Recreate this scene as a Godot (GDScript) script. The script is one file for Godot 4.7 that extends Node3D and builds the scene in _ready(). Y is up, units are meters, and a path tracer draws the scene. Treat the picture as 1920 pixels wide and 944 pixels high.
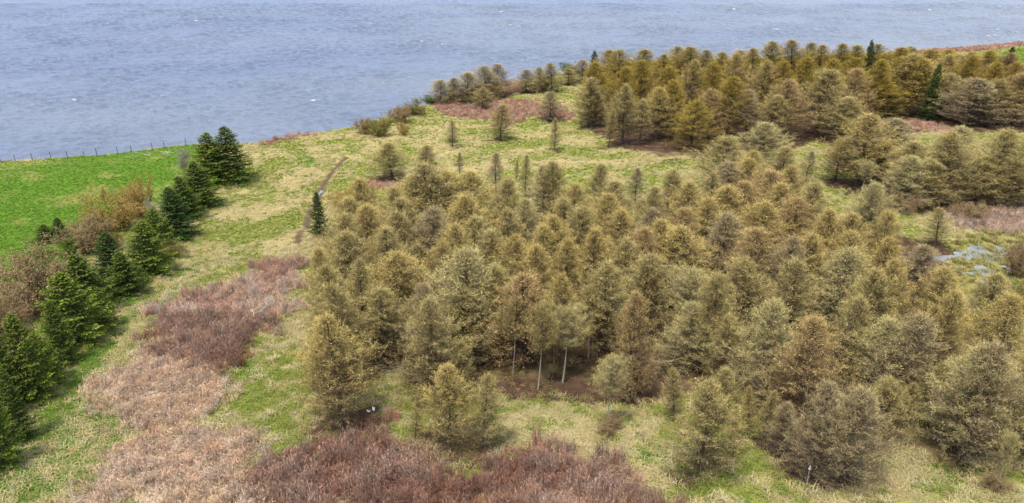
extends Node3D

# ---------------------------------------------------------------- camera and survey
const FOCAL := 1478.0            # in pixels of a 1920 x 944 picture
const PITCH := 24.0
const EYE := Vector3(0, 31, 0)
const SEA_LEVEL := -22.0

var rng := RandomNumberGenerator.new()
var rolling := FastNoiseLite.new()
var hummock := FastNoiseLite.new()
var patchy := FastNoiseLite.new()
var fine := FastNoiseLite.new()
var used := {}
var coast := PackedVector2Array()
var ditch := PackedVector2Array()
var lane_a := PackedVector2Array()
var lane_b := PackedVector2Array()
var foot := PackedVector2Array()


class Buf:
	var v := PackedVector3Array()
	var c := PackedColorArray()
	func tri(a: Vector3, b: Vector3, d: Vector3, col: Color) -> void:
		v.append(a); v.append(b); v.append(d)
		c.append(col); c.append(col); c.append(col)
	func tri2(a: Vector3, b: Vector3, d: Vector3, low: Color, tip: Color) -> void:
		v.append(a); v.append(b); v.append(d)
		c.append(low); c.append(low); c.append(tip)
	func quad(a: Vector3, b: Vector3, d: Vector3, e: Vector3, col: Color) -> void:
		tri(a, b, d, col)
		tri(a, d, e, col)
	func tube(p: PackedVector3Array, r0: float, r1: float, sides: int, col: Color, col1: Color) -> void:
		var n := p.size()
		var last := PackedVector3Array()
		for i in n:
			var dir := (p[mini(i + 1, n - 1)] - p[maxi(i - 1, 0)]).normalized()
			var a := dir.cross(Vector3(0.31, 0.2, 0.93)).normalized()
			var b := dir.cross(a)
			var f := float(i) / (n - 1)
			var r := lerpf(r0, r1, f)
			var ring := PackedVector3Array()
			for k in sides:
				var w := TAU * k / sides
				ring.append(p[i] + a * cos(w) * r + b * sin(w) * r)
			if i > 0:
				var cc := col.lerp(col1, f)
				for k in sides:
					var k2 := (k + 1) % sides
					quad(last[k], last[k2], ring[k2], ring[k], cc)
			last = ring
	func mesh(m: Material) -> ArrayMesh:
		var am := ArrayMesh.new()
		if v.is_empty():
			return am
		var arr := []
		arr.resize(Mesh.ARRAY_MAX)
		arr[Mesh.ARRAY_VERTEX] = v
		arr[Mesh.ARRAY_COLOR] = c
		am.add_surface_from_arrays(Mesh.PRIMITIVE_TRIANGLES, arr)
		am.surface_set_material(0, m)
		return am


func ray(px: float, py: float) -> Vector3:
	var p := deg_to_rad(PITCH)
	var u := (px - 960.0) / FOCAL
	var w := (py - 472.0) / FOCAL
	return Vector3(u, -sin(p) - w * cos(p), -cos(p) + w * sin(p))


func slope(z: float) -> float:
	return -16.0 * (1.0 - exp(-(-z - 50.0) / 120.0))


func ground_at(px: float, py: float) -> Vector3:
	var d := ray(px, py)
	var lo := 5.0
	var hi := 700.0
	for i in 40:
		var mid := (lo + hi) / 2
		var q := EYE + d * mid
		if q.y > slope(q.z):
			lo = mid
		else:
			hi = mid
	return EYE + d * lo


func seen_at(q: Vector3) -> Vector3:
	var p := deg_to_rad(PITCH)
	var r := q - EYE
	var depth := -r.y * sin(p) - r.z * cos(p)
	var up := r.y * cos(p) - r.z * sin(p)
	if depth < 1.0:
		return Vector3(-9999, -9999, 1)
	return Vector3(960.0 + FOCAL * r.x / depth, 472.0 - FOCAL * up / depth, depth)


func coast_z(x: float) -> float:
	var n := coast.size()
	if x <= coast[0].x:
		return coast[0].y
	for i in range(1, n):
		if x <= coast[i].x:
			var f := (x - coast[i - 1].x) / maxf(coast[i].x - coast[i - 1].x, 0.01)
			return lerpf(coast[i - 1].y, coast[i].y, f)
	return coast[n - 1].y


func line_dist(q: Vector2, line: PackedVector2Array) -> float:
	var best := 1e9
	for i in range(1, line.size()):
		best = minf(best, q.distance_to(Geometry2D.get_closest_point_to_segment(q, line[i - 1], line[i])))
	return best


func height(x: float, z: float) -> float:
	var y := slope(maxf(minf(z, 60.0), -420.0))
	y += rolling.get_noise_2d(x, z) * 0.5 + hummock.get_noise_2d(x, z) * 0.16
	if z < -85.0 and z > -160.0 and x > -60.0 and x < -15.0:
		var dd := line_dist(Vector2(x, z), ditch)
		if dd < 1.6:
			y -= 0.55 * (1.0 - smoothstep(0.35, 1.6, dd))
	var over := coast_z(x) + rolling.get_noise_2d(x * 3.0, 17.0) * 1.2 - z
	if over > 0.0:
		y = lerpf(y, SEA_LEVEL - 3.0, smoothstep(0.0, 7.0, over))
	return y


func on_ground(px: float, py: float) -> Vector3:
	var g := ground_at(px, py)
	g.y = height(g.x, g.z)
	return g


# where a thing of that height stands if its top is seen at that spot
func under_top(px: float, py: float, h: float) -> Vector3:
	var bx := px
	var by := py + 90.0
	var g := Vector3()
	for i in 14:
		g = on_ground(bx, by)
		var s := seen_at(g + Vector3(0, h, 0))
		bx += px - s.x
		by += (py - s.y) * 0.9
	return g


func line_of(points: Array) -> PackedVector2Array:
	var out := PackedVector2Array()
	for p in points:
		var g := ground_at(p[0], p[1])
		out.append(Vector2(g.x, g.z))
	return out


# ---------------------------------------------------------------- naming
func numbered(called: String) -> String:
	var n: int = used.get(called, 0)
	used[called] = n + 1
	return called if n == 0 else "%s_%03d" % [called, n]


func tag(o: Node3D, label: String, category := "", group := "", kind := "") -> Node3D:
	o.set_meta("label", label)
	if category:
		o.set_meta("category", category)
	if group:
		o.set_meta("group", group)
	if kind:
		o.set_meta("kind", kind)
	return o


func thing(called: String, at: Vector3) -> Node3D:
	var o := Node3D.new()
	o.name = numbered(called)
	o.position = at
	add_child(o)
	return o


func part(called: String, m: Mesh, parent: Node3D) -> MeshInstance3D:
	var o := MeshInstance3D.new()
	o.name = called
	o.mesh = m
	parent.add_child(o, true)
	return o


func top(called: String, m: Mesh) -> MeshInstance3D:
	var o := MeshInstance3D.new()
	o.name = numbered(called)
	o.mesh = m
	add_child(o)
	return o


func leafy(light_through := 0.35) -> StandardMaterial3D:
	var m := StandardMaterial3D.new()
	m.vertex_color_use_as_albedo = true
	m.roughness = 0.95
	m.metallic_specular = 0.2
	m.cull_mode = BaseMaterial3D.CULL_DISABLED
	if light_through > 0.0:
		m.backlight_enabled = true
		m.backlight = Color(light_through, light_through, light_through)
	return m


func ball() -> Vector3:
	return Vector3(rng.randfn(), rng.randfn(), rng.randfn()).normalized()


func vary(c: Color, amount: float) -> Color:
	var k := 1.0 + rng.randf_range(-amount, amount)
	var w := rng.randf_range(-amount, amount) * 0.35
	return Color(maxf(c.r * k * (1.0 + w), 0.0), maxf(c.g * k, 0.0), maxf(c.b * k * (1.0 - w), 0.0))


# ---------------------------------------------------------------- trees
# shapes: 0 broad round, 1 conical, 2 slender, 3 open with a bare stem, 4 wide low
# Each returns [trunk, boughs, crown] of a tree 8 m high and 4 m wide
func grow_larch(shape: int, wood: Color, bud: Color, tip: Color, number: int, thick := 1.0) -> Array:
	rng.seed = 1000 + number * 77
	var hh := 8.0
	var trunk := Buf.new()
	var boughs := Buf.new()
	var crown := Buf.new()
	var base_of := [0.10, 0.07, 0.14, 0.5, 0.03]
	var cb: float = base_of[shape]
	var spine := PackedVector3Array()
	var bx := rng.randf_range(-0.03, 0.03)
	var bz := rng.randf_range(-0.03, 0.03)
	for i in 9:
		var t := i / 8.0
		spine.append(Vector3(sin(t * 5.0 + number) * 0.06 + bx * t * hh, t * hh * 0.985, cos(t * 4.0 + number) * 0.06 + bz * t * hh))
	trunk.tube(spine, 0.095 if shape == 3 else 0.12, 0.012, 7, wood.lerp(Color(0.40, 0.38, 0.33), 0.75 if shape == 3 else 0.10), wood)
	var count: int = [200, 190, 140, 120, 200][shape]
	for i in count:
		var u := (i + rng.randf()) / count
		u = pow(u, 0.92)
		var t := lerpf(cb, 0.985, u)
		var az := i * 2.39996 + rng.randf_range(-0.4, 0.4)
		var reach := 0.0
		match shape:
			0: reach = 2.35 * pow(1.0 - pow(u, 1.15), 0.92) * smoothstep(-0.4, 0.28, u)
			1: reach = 2.3 * pow(1.0 - pow(u, 1.15), 0.85) * smoothstep(-0.25, 0.15, u)
			2: reach = 2.0 * pow(1.0 - pow(u, 1.1), 0.9) * smoothstep(-0.35, 0.35, u)
			3: reach = 2.0 * pow(1.0 - pow(u, 1.6), 0.75) * smoothstep(-0.2, 0.4, u)
			4: reach = 2.35 * pow(1.0 - pow(u, 1.3), 0.85) * smoothstep(-0.5, 0.1, u)
		# uneven outline: some sides and heights grow farther out
		var lobe := 1.0 + 0.75 * rolling.get_noise_3d(cos(az) * 26.0 + number * 90.0, t * hh * 9.0, sin(az) * 26.0)
		reach = reach * lobe * rng.randf_range(0.6, 1.14) + 0.1
		var rise := lerpf(0.08, 1.15, pow(u, 1.1)) + rng.randf_range(-0.2, 0.25)
		if t * hh + reach * (rise + 0.12) > hh * 1.02:
			reach = maxf(0.25, (hh * 1.02 - t * hh) / (rise + 0.12))
		if shape == 0 or shape == 3:
			rise += 0.15
		var out := Vector3(cos(az), 0, sin(az))
		var start := spine[clampi(int(t * 8.0), 0, 7)].lerp(spine[clampi(int(t * 8.0) + 1, 1, 8)], fposmod(t * 8.0, 1.0))
		var pts := PackedVector3Array()
		var side := Vector3(-out.z, 0, out.x)
		var bend := rng.randf_range(-0.18, 0.18)
		for k in 5:
			var f := k / 4.0
			pts.append(start + out * reach * f + side * bend * reach * f * f + Vector3.UP * reach * (rise * f + 0.28 * f * f - 0.16 * f))
		var stout := 1.7 if wood.r > 0.15 else 1.0
		boughs.tube(pts, (0.009 + reach * 0.009) * stout, 0.004 * stout, 3, wood, wood.lerp(bud, 0.35))
		var twigs := int((4.0 + reach * 7.5) * thick)
		for j in twigs:
			var s := lerpf(0.12, 1.0, pow(rng.randf(), 0.75))
			var fi := minf(s * 4.0, 3.999)
			var p := pts[int(fi)].lerp(pts[int(fi) + 1], fposmod(fi, 1.0))
			var dirn := (out * rng.randf_range(0.1, 0.8) + side * (1.0 if j % 2 else -1.0) * rng.randf_range(0.2, 1.0) + Vector3.UP * rng.randf_range(-0.25, 0.8 + u * 0.7)).normalized()
			var ln := rng.randf_range(0.2, 0.75) * (0.55 + 0.45 * reach / 2.0) * (1.25 - 0.5 * s)
			var e := p + dirn * ln + Vector3.DOWN * ln * 0.08
			var ac := dirn.cross(ball()).normalized() * 0.009
			crown.tri2(p - ac, p + ac, e, wood, wood.lerp(bud, 0.8))
			# lower and inner twigs: sparser buds, plus crown shade put into the colour
			var live_lit := smoothstep(0.02, 0.55, u + 0.25 * (s - 0.6) + rng.randf_range(-0.12, 0.12))
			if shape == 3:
				live_lit = 1.0
			var tufts := int((3.5 + ln * 22.0) * (0.65 + 0.35 * live_lit))
			var shade := (0.04 + 0.96 * pow(s, 1.4)) * (0.03 + 0.97 * live_lit)
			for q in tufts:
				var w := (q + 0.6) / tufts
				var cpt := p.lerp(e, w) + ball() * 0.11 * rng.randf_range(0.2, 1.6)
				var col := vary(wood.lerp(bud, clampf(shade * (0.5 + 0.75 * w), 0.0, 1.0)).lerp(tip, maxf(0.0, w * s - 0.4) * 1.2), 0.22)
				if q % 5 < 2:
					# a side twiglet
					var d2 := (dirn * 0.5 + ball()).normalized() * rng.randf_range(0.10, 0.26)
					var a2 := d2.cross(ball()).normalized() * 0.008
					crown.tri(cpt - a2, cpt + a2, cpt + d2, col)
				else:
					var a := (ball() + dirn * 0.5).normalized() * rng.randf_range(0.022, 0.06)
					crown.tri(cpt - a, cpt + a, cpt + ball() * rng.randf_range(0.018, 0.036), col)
		# fine upright shoots that reach past the crown's edge
		if live_bough(u, shape):
			for q in 5:
				var b0 := pts[4].lerp(pts[3], rng.randf())
				var d2 := (Vector3.UP * rng.randf_range(0.5, 1.5) + out * rng.randf_range(0.0, 0.9) + ball() * 0.35).normalized() * rng.randf_range(0.2, 0.6)
				var a2 := d2.cross(ball()).normalized() * 0.010
				crown.tri2(b0 - a2, b0 + a2, b0 + d2, wood.lerp(bud, 0.6), vary(tip, 0.2))
	# the leader and its side shoots
	for q in 34:
		var y := hh * rng.randf_range(0.93, 1.0)
		var d2 := (Vector3.UP * rng.randf_range(0.4, 1.6) + ball() * 0.5).normalized() * rng.randf_range(0.2, 0.65)
		var b0 := Vector3(spine[8].x, y, spine[8].z)
		var a2 := d2.cross(ball()).normalized() * 0.012
		crown.tri(b0 - a2, b0 + a2, b0 + d2, vary(wood.lerp(tip, 0.7), 0.2))
	tris += (trunk.v.size() + boughs.v.size() + crown.v.size()) / 3
	return [trunk, boughs, crown]


func live_bough(u: float, shape: int) -> bool:
	return shape == 3 or u > rng.randf_range(0.1, 0.4)


func grow_spruce(number: int, needle: Color, tip: Color, broad := 1.0) -> Array:
	rng.seed = 5000 + number * 31
	var hh := 9.0
	var trunk := Buf.new()
	var crown := Buf.new()
	var spine := PackedVector3Array()
	for i in 7:
		spine.append(Vector3(sin(i * 1.3 + number) * 0.04, i / 6.0 * hh, cos(i * 1.7) * 0.04))
	trunk.tube(spine, 0.16, 0.015, 7, Color(0.11, 0.085, 0.065), Color(0.12, 0.09, 0.06))
	var count := 150
	for i in count:
		var u := (i + rng.randf()) / count
		var whorl := snappedf(u, 0.04)
		u = lerpf(u, whorl, 0.75)
		var t := lerpf(0.03, 0.985, u)
		var az := i * 2.39996 + rng.randf_range(-0.3, 0.3)
		var reach := 2.35 * broad * pow(1.0 - u, 0.85) * rng.randf_range(0.55, 1.25) + 0.1
		var out := Vector3(cos(az), 0, sin(az))
		var side := Vector3(-out.z, 0, out.x)
		var rise := lerpf(-0.28, 0.75, pow(u, 1.3)) + rng.randf_range(-0.08, 0.08)
		var pts := PackedVector3Array()
		for k in 5:
			var f := k / 4.0
			pts.append(Vector3(0, t * hh, 0) + out * reach * f + Vector3.UP * reach * (rise * f - 0.1 * f + 0.26 * f * f * f))
		trunk.tube(pts, 0.012 + 0.012 * reach, 0.006, 3, Color(0.10, 0.07, 0.05), Color(0.09, 0.08, 0.04))
		var sprays := int(6.0 + reach * 9.0)
		for j in sprays:
			var s := lerpf(0.15, 1.0, (j + rng.randf()) / sprays)
			var fi := minf(s * 4.0, 3.999)
			var p := pts[int(fi)].lerp(pts[int(fi) + 1], fposmod(fi, 1.0))
			var ln := (0.18 + 0.34 * reach * (1.05 - s)) * rng.randf_range(0.7, 1.2)
			var sd := 1.0 if j % 2 else -1.0
			var d := (out * rng.randf_range(0.5, 0.9) + side * sd * rng.randf_range(0.4, 1.0) + Vector3.UP * rng.randf_range(-0.35, 0.12)).normalized()
			var n := int(4.0 + ln * 13.0)
			for q in n:
				var w := (q + 0.7) / n
				var cpt := p + d * ln * w + ball() * 0.03
				var a := (d * 0.6 + ball() * 0.6).normalized() * rng.randf_range(0.06, 0.12)
				var b := ball() * rng.randf_range(0.035, 0.06)
				var newest := clampf((w * 0.6 + s * 0.7 - 0.62) * 2.0, 0.0, 1.0) * (0.45 + 0.55 * rng.randf())
				crown.tri(cpt - a * 0.5 - b, cpt - a * 0.5 + b, cpt + a, vary(needle.lerp(tip, newest), 0.3))
	# the leader
	for q in 60:
		var y := hh * rng.randf_range(0.93, 1.02)
		crown.tri(Vector3(0, y, 0) - ball() * 0.02, Vector3(0, y + 0.06, 0), Vector3(0, y, 0) + ball() * 0.14, vary(tip, 0.3))
	return [trunk, Buf.new(), crown]


# a leafless many-stemmed bush 3 m high and 3.4 m wide
func grow_shrub(number: int, wood: Color, twig: Color, tip: Color, stems := 11, spread := 1.0) -> Array:
	rng.seed = 9000 + number * 53
	var boughs := Buf.new()
	var crown := Buf.new()
	for i in stems:
		var az := TAU * i / stems + rng.randf_range(-0.4, 0.4)
		var lean := rng.randf_range(0.05, 1.0) * spread
		var ln := rng.randf_range(1.7, 2.6)
		var d := Vector3(cos(az) * lean, 1, sin(az) * lean).normalized()
		var pts := PackedVector3Array()
		var p := Vector3(cos(az), 0, sin(az)) * 0.15
		var dd := d
		for k in 5:
			pts.append(p)
			dd = (dd + ball() * 0.16).normalized()
			p += dd * ln / 4.0
		boughs.tube(pts, 0.04, 0.012, 4, wood, wood.lerp(twig, 0.5))
		for j in 18:
			var s := rng.randf_range(0.15, 1.0)
			var fi := minf(s * 4.0, 3.999)
			var q := pts[int(fi)].lerp(pts[int(fi) + 1], fposmod(fi, 1.0))
			var d2 := (d * 0.5 + ball() * 0.8 + Vector3.UP * 0.25).normalized()
			var l2 := rng.randf_range(0.45, 1.0)
			var e := q + d2 * l2
			var ac := d2.cross(ball()).normalized() * 0.014
			crown.tri2(q - ac, q + ac, e, wood, twig)
			for m in 11:
				var w := rng.randf_range(0.2, 1.0)
				var r := q.lerp(e, w)
				var d3 := (d2 * 0.6 + ball()).normalized()
				var l3 := rng.randf_range(0.15, 0.42)
				var e3 := r + d3 * l3
				var a3 := d3.cross(ball()).normalized() * 0.009
				crown.tri2(r - a3, r + a3, e3, twig, twig)
				for x in 12:
					var o := r.lerp(e3, rng.randf_range(0.3, 1.0)) + ball() * 0.03
					var a := ball() * rng.randf_range(0.02, 0.05)
					crown.tri(o - a, o + a, o + ball() * 0.03, vary(twig.lerp(tip, rng.randf()), 0.3))
	return [Buf.new(), boughs, crown]


var prototypes := {}
var tris := 0


func prototype(key: String) -> Array:
	return prototypes[key]


func keep(key: String, grown: Array, bark: Material, leaf: Material) -> void:
	var out := []
	for i in 3:
		var b: Buf = grown[i]
		out.append(null if b.v.is_empty() else b.mesh(leaf if i == 2 else bark))
	prototypes[key] = out


func plant(called: String, key: String, at: Vector3, h: float, w: float, nominal: Vector2, label: String, category: String, group: String) -> Node3D:
	var o := thing(called, at + Vector3(0, -0.05, 0))
	var m := prototype(key)
	for i in 3:
		if m[i] != null:
			part(["trunk", "boughs" if m[0] != null else "stems", "crown"][i], m[i], o)
	var turn := rng.randf() * TAU
	var sx := w / nominal.y
	o.basis = Basis(Vector3.UP, turn).scaled_local(Vector3(sx, h / nominal.x, sx))
	var lean := Basis(Vector3(rng.randf_range(-1, 1), 0, rng.randf_range(-1, 1)).normalized(), rng.randf_range(0.0, 0.08))
	o.basis = lean * o.basis
	return tag(o, label, category, group)


# a thing seen from its top (py) to its foot (by); by = 0: as high as told
func stand(px: float, py: float, by: float, h: float) -> Array:
	if by > 0.0:
		var g := on_ground(px, by)
		var lo := 0.2
		var hi := 25.0
		for i in 30:
			var mid := (lo + hi) / 2
			if seen_at(g + Vector3(0, mid, 0)).y > py:
				lo = mid
			else:
				hi = mid
		return [g, lo]
	return [under_top(px, py, h), h]


# ---------------------------------------------------------------- what grows where
const CELL := 0.8
const GX0 := -170.0
const GZ0 := -340.0
const GW := 520
const GH := 400
var zone := PackedByteArray()

enum { MEADOW, FIELD, PALE, LITTER, RED, TAN, LANE, DIRT, SCARLET, BRUSH, MARSH, LUSH, SHORE }


func paint(kind: int, points: Array) -> void:
	var poly := line_of(points)
	var lo := poly[0]
	var hi := poly[0]
	for p in poly:
		lo = lo.min(p)
		hi = hi.max(p)
	for j in range(maxi(0, int((lo.y - GZ0) / CELL)), mini(GH, int((hi.y - GZ0) / CELL) + 1)):
		for i in range(maxi(0, int((lo.x - GX0) / CELL)), mini(GW, int((hi.x - GX0) / CELL) + 1)):
			if Geometry2D.is_point_in_polygon(Vector2(GX0 + (i + 0.5) * CELL, GZ0 + (j + 0.5) * CELL), poly):
				zone[j * GW + i] = kind


func zone_at(x: float, z: float, loose := 1.0) -> int:
	var wx := x + patchy.get_noise_2d(x * 2.2, z * 2.2 + 300.0) * 2.4 * loose
	var wz := z + patchy.get_noise_2d(x * 2.2 + 300.0, z * 2.2) * 2.4 * loose
	return zone[clampi(int((wz - GZ0) / CELL), 0, GH - 1) * GW + clampi(int((wx - GX0) / CELL), 0, GW - 1)]


const GREEN := Color(0.10, 0.16, 0.027)
const BRIGHT := Color(0.078, 0.152, 0.018)
const STRAW := Color(0.30, 0.25, 0.11)
const BLEACHED := Color(0.41, 0.36, 0.205)
const OLIVE := Color(0.20, 0.215, 0.055)
const BROWN := Color(0.062, 0.038, 0.028)
const MAROON := Color(0.38, 0.19, 0.145)
const MAUVE := Color(0.60, 0.46, 0.38)
const BUFF := Color(0.54, 0.42, 0.29)
const SOIL := Color(0.085, 0.06, 0.042)


func soil_colour(x: float, z: float) -> Color:
	var k := zone_at(x, z)
	var a := clampf(0.5 + patchy.get_noise_2d(x, z) * 0.9, 0.0, 1.0)
	var b := clampf(0.5 + fine.get_noise_2d(x, z) * 1.1, 0.0, 1.0)
	match k:
		FIELD: return BRIGHT.lerp(OLIVE, smoothstep(0.55, 1.0, a) * 0.6) * (0.75 + 0.4 * b)
		LUSH: return GREEN.lerp(BRIGHT, b)
		PALE: return STRAW.lerp(OLIVE, smoothstep(0.7, 0.25, a)) * (0.7 + 0.5 * b)
		LITTER: return BROWN.lerp(STRAW, smoothstep(0.7, 1.0, a) * 0.4) * (0.7 + 0.6 * b)
		RED, SCARLET: return BROWN.lerp(STRAW, 0.35 * b)
		TAN: return BROWN.lerp(BUFF, 0.3 + 0.4 * b)
		BRUSH: return BROWN.lerp(MAUVE, 0.3 + 0.4 * b)
		LANE: return GREEN.lerp(STRAW, smoothstep(0.4, 0.8, a * 0.6 + b * 0.4)) * (0.8 + 0.3 * b)
		DIRT: return SOIL.lerp(STRAW, b * 0.5)
		MARSH: return OLIVE.lerp(STRAW, b) * 0.7
		SHORE: return SOIL.lerp(STRAW, 0.4 * b)
	return OLIVE.lerp(STRAW, smoothstep(0.4, 0.85, a * 0.6 + b * 0.4)) * (0.75 + 0.45 * b)


func _ready() -> void:
	# ---------------- camera
	var cam := Camera3D.new()
	cam.name = "camera"
	cam.position = EYE
	cam.rotation_degrees = Vector3(-PITCH, 0, 0)
	cam.fov = rad_to_deg(2.0 * atan(472.0 / FOCAL))
	cam.near = 0.5
	cam.far = 9000.0
	cam.current = true
	add_child(cam)
	# ---------------- sky, sun, exposure: bright overcast
	var sky_mat := ProceduralSkyMaterial.new()
	sky_mat.sky_top_color = Color(0.90, 0.93, 1.0)
	sky_mat.sky_horizon_color = Color(0.72, 0.79, 0.94)
	sky_mat.sky_curve = 0.25
	sky_mat.ground_bottom_color = Color(0.30, 0.32, 0.33)
	sky_mat.ground_horizon_color = Color(0.72, 0.77, 0.84)
	sky_mat.sky_energy_multiplier = 0.92
	var sky := Sky.new()
	sky.sky_material = sky_mat
	var env := Environment.new()
	env.background_mode = Environment.BG_SKY
	env.sky = sky
	env.tonemap_mode = Environment.TONE_MAPPER_LINEAR
	env.tonemap_exposure = 2.0
	env.sdfgi_enabled = true
	env.ssao_enabled = true
	env.ssil_enabled = true
	var we := WorldEnvironment.new()
	we.name = "world_environment"
	we.environment = env
	add_child(we)
	var sun := DirectionalLight3D.new()
	sun.name = "sun"
	sun.light_color = Color(1.0, 0.96, 0.88)
	sun.light_energy = 1.0
	sun.light_angular_distance = 8.0
	sun.rotation_degrees = Vector3(-66, -30, 0)
	sun.shadow_enabled = true
	add_child(sun)

	# ---------------- noises and survey lines
	rng.seed = 7
	rolling.seed = 3; rolling.frequency = 0.03; rolling.noise_type = FastNoiseLite.TYPE_SIMPLEX_SMOOTH
	hummock.seed = 5; hummock.frequency = 0.35; hummock.noise_type = FastNoiseLite.TYPE_SIMPLEX_SMOOTH
	patchy.seed = 11; patchy.frequency = 0.09; patchy.noise_type = FastNoiseLite.TYPE_SIMPLEX_SMOOTH; patchy.fractal_octaves = 3
	fine.seed = 19; fine.frequency = 0.7; fine.noise_type = FastNoiseLite.TYPE_SIMPLEX_SMOOTH; fine.fractal_octaves = 3
	coast = line_of([[-500, 345], [-260, 325], [0, 303], [180, 289], [360, 273], [480, 269], [545, 255], [610, 246], [680, 232], [740, 214], [800, 195], [850, 176], [900, 162], [960, 152], [1040, 140], [1100, 128], [1180, 116], [1300, 110], [1500, 105], [1650, 98], [1760, 90], [1840, 85], [1920, 78], [2100, 66]])
	ditch = line_of([[652, 290], [632, 306], [619, 322], [610, 338], [600, 352], [597, 366], [586, 386], [577, 402], [573, 420], [561, 440], [556, 456], [545, 470], [541, 488], [534, 500]])
	lane_a = line_of([[385, 480], [320, 520], [262, 575], [215, 635], [150, 705], [85, 780], [20, 850]])
	lane_b = line_of([[350, 485], [292, 528], [238, 583], [190, 640], [128, 705], [60, 780], [0, 850]])
	foot = line_of([[480, 280], [540, 290], [600, 296], [650, 292]])
	zone.resize(GW * GH)
	zone.fill(MEADOW)
	survey()
	plan_larches()
	build_land()
	build_sea()
	build_ground_cover()
	build_trees()
	build_small_things()


func survey() -> void:
	paint(PALE, [[470, 275], [700, 240], [1090, 230], [1180, 300], [1150, 340], [800, 320], [680, 300], [620, 300], [560, 460], [400, 500], [380, 440], [450, 350]])
	paint(FIELD, [[-500, 346], [0, 304], [360, 274], [385, 276], [340, 330], [300, 380], [220, 440], [100, 500], [0, 560], [-300, 760], [-500, 760]])
	paint(LANE, [[400, 470], [300, 530], [215, 620], [120, 720], [40, 830], [-60, 960], [110, 960], [240, 830], [290, 780], [215, 760], [250, 660], [310, 560], [420, 500]])
	paint(LUSH, [[560, 545], [600, 535], [600, 575], [540, 575]])
	paint(LUSH, [[420, 690], [480, 670], [500, 700], [430, 720]])
	paint(LUSH, [[560, 300], [600, 295], [600, 318], [560, 318]])
	paint(LUSH, [[1180, 840], [1260, 830], [1270, 870], [1200, 880]])
	paint(LUSH, [[1700, 870], [1800, 860], [1830, 900], [1720, 910]])
	paint(PALE, [[880, 730], [1180, 740], [1260, 780], [1240, 830], [1100, 830], [940, 800]])
	paint(LITTER, [[600, 440], [640, 425], [830, 405], [1000, 410], [1180, 420], [1350, 385], [1500, 370], [1560, 410], [1780, 460], [1800, 640], [1700, 740], [1560, 740], [1400, 745], [1230, 745], [1180, 770], [1080, 768], [960, 750], [900, 735], [760, 665], [620, 580]])
	paint(LITTER, [[1090, 235], [1200, 290], [1310, 300], [1470, 280], [1600, 250], [1800, 250], [1960, 250], [1960, 125], [1840, 108], [1760, 104], [1650, 102], [1500, 109], [1300, 113], [1180, 120], [1130, 130]])
	paint(LITTER, [[1580, 300], [1640, 350], [1720, 395], [1960, 400], [1960, 300], [1760, 290]])
	paint(LITTER, [[1380, 830], [1560, 830], [1640, 880], [1480, 900]])
	paint(LITTER, [[1740, 800], [1960, 790], [1960, 880], [1790, 860]])
	paint(LITTER, [[780, 800], [900, 800], [940, 850], [810, 845]])
	paint(LUSH, [[395, 480], [388, 492], [300, 562], [235, 620], [200, 660], [190, 650], [260, 580], [330, 515]])
	paint(LUSH, [[-60, 960], [-20, 880], [60, 830], [130, 820], [90, 900], [60, 960]])
	paint(RED, [[565, 492], [500, 497], [440, 530], [330, 565], [290, 600], [285, 640], [330, 690], [420, 700], [455, 660], [530, 600], [525, 560], [572, 530]])
	paint(TAN, [[285, 640], [230, 700], [190, 750], [240, 800], [340, 800], [420, 770], [440, 720], [400, 690], [330, 685]])
	paint(TAN, [[90, 960], [190, 880], [280, 810], [400, 795], [485, 860], [490, 960]])
	paint(RED, [[490, 970], [525, 860], [600, 820], [690, 800], [765, 835], [830, 890], [890, 935], [900, 970]])
	paint(RED, [[890, 970], [905, 910], [960, 868], [1050, 858], [1130, 862], [1195, 905], [1240, 970]])
	paint(SCARLET, [[815, 200], [850, 170], [960, 150], [985, 168], [900, 190], [985, 188], [1015, 200], [985, 228], [930, 228], [860, 222], [820, 210]])
	paint(SCARLET, [[1010, 205], [1060, 200], [1075, 228], [1010, 224]])
	paint(SCARLET, [[480, 272], [530, 257], [580, 250], [590, 254], [540, 262], [500, 274]])
	paint(SCARLET, [[680, 340], [750, 335], [760, 352], [690, 356]])
	paint(SCARLET, [[1700, 225], [1790, 232], [1810, 252], [1730, 250]])
	paint(BRUSH, [[1760, 388], [1960, 388], [1960, 440], [1860, 440], [1790, 425]])
	paint(FIELD, [[1850, 112], [1880, 100], [1960, 82], [2060, 80], [2060, 118], [1960, 122]])
	paint(SCARLET, [[1660, 99], [1760, 91], [1840, 86], [1930, 77], [2060, 70], [2060, 78], [1930, 85], [1850, 96], [1760, 100], [1680, 104]])
	paint(MARSH, [[1790, 440], [1960, 440], [1960, 570], [1850, 560], [1790, 510]])


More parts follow.
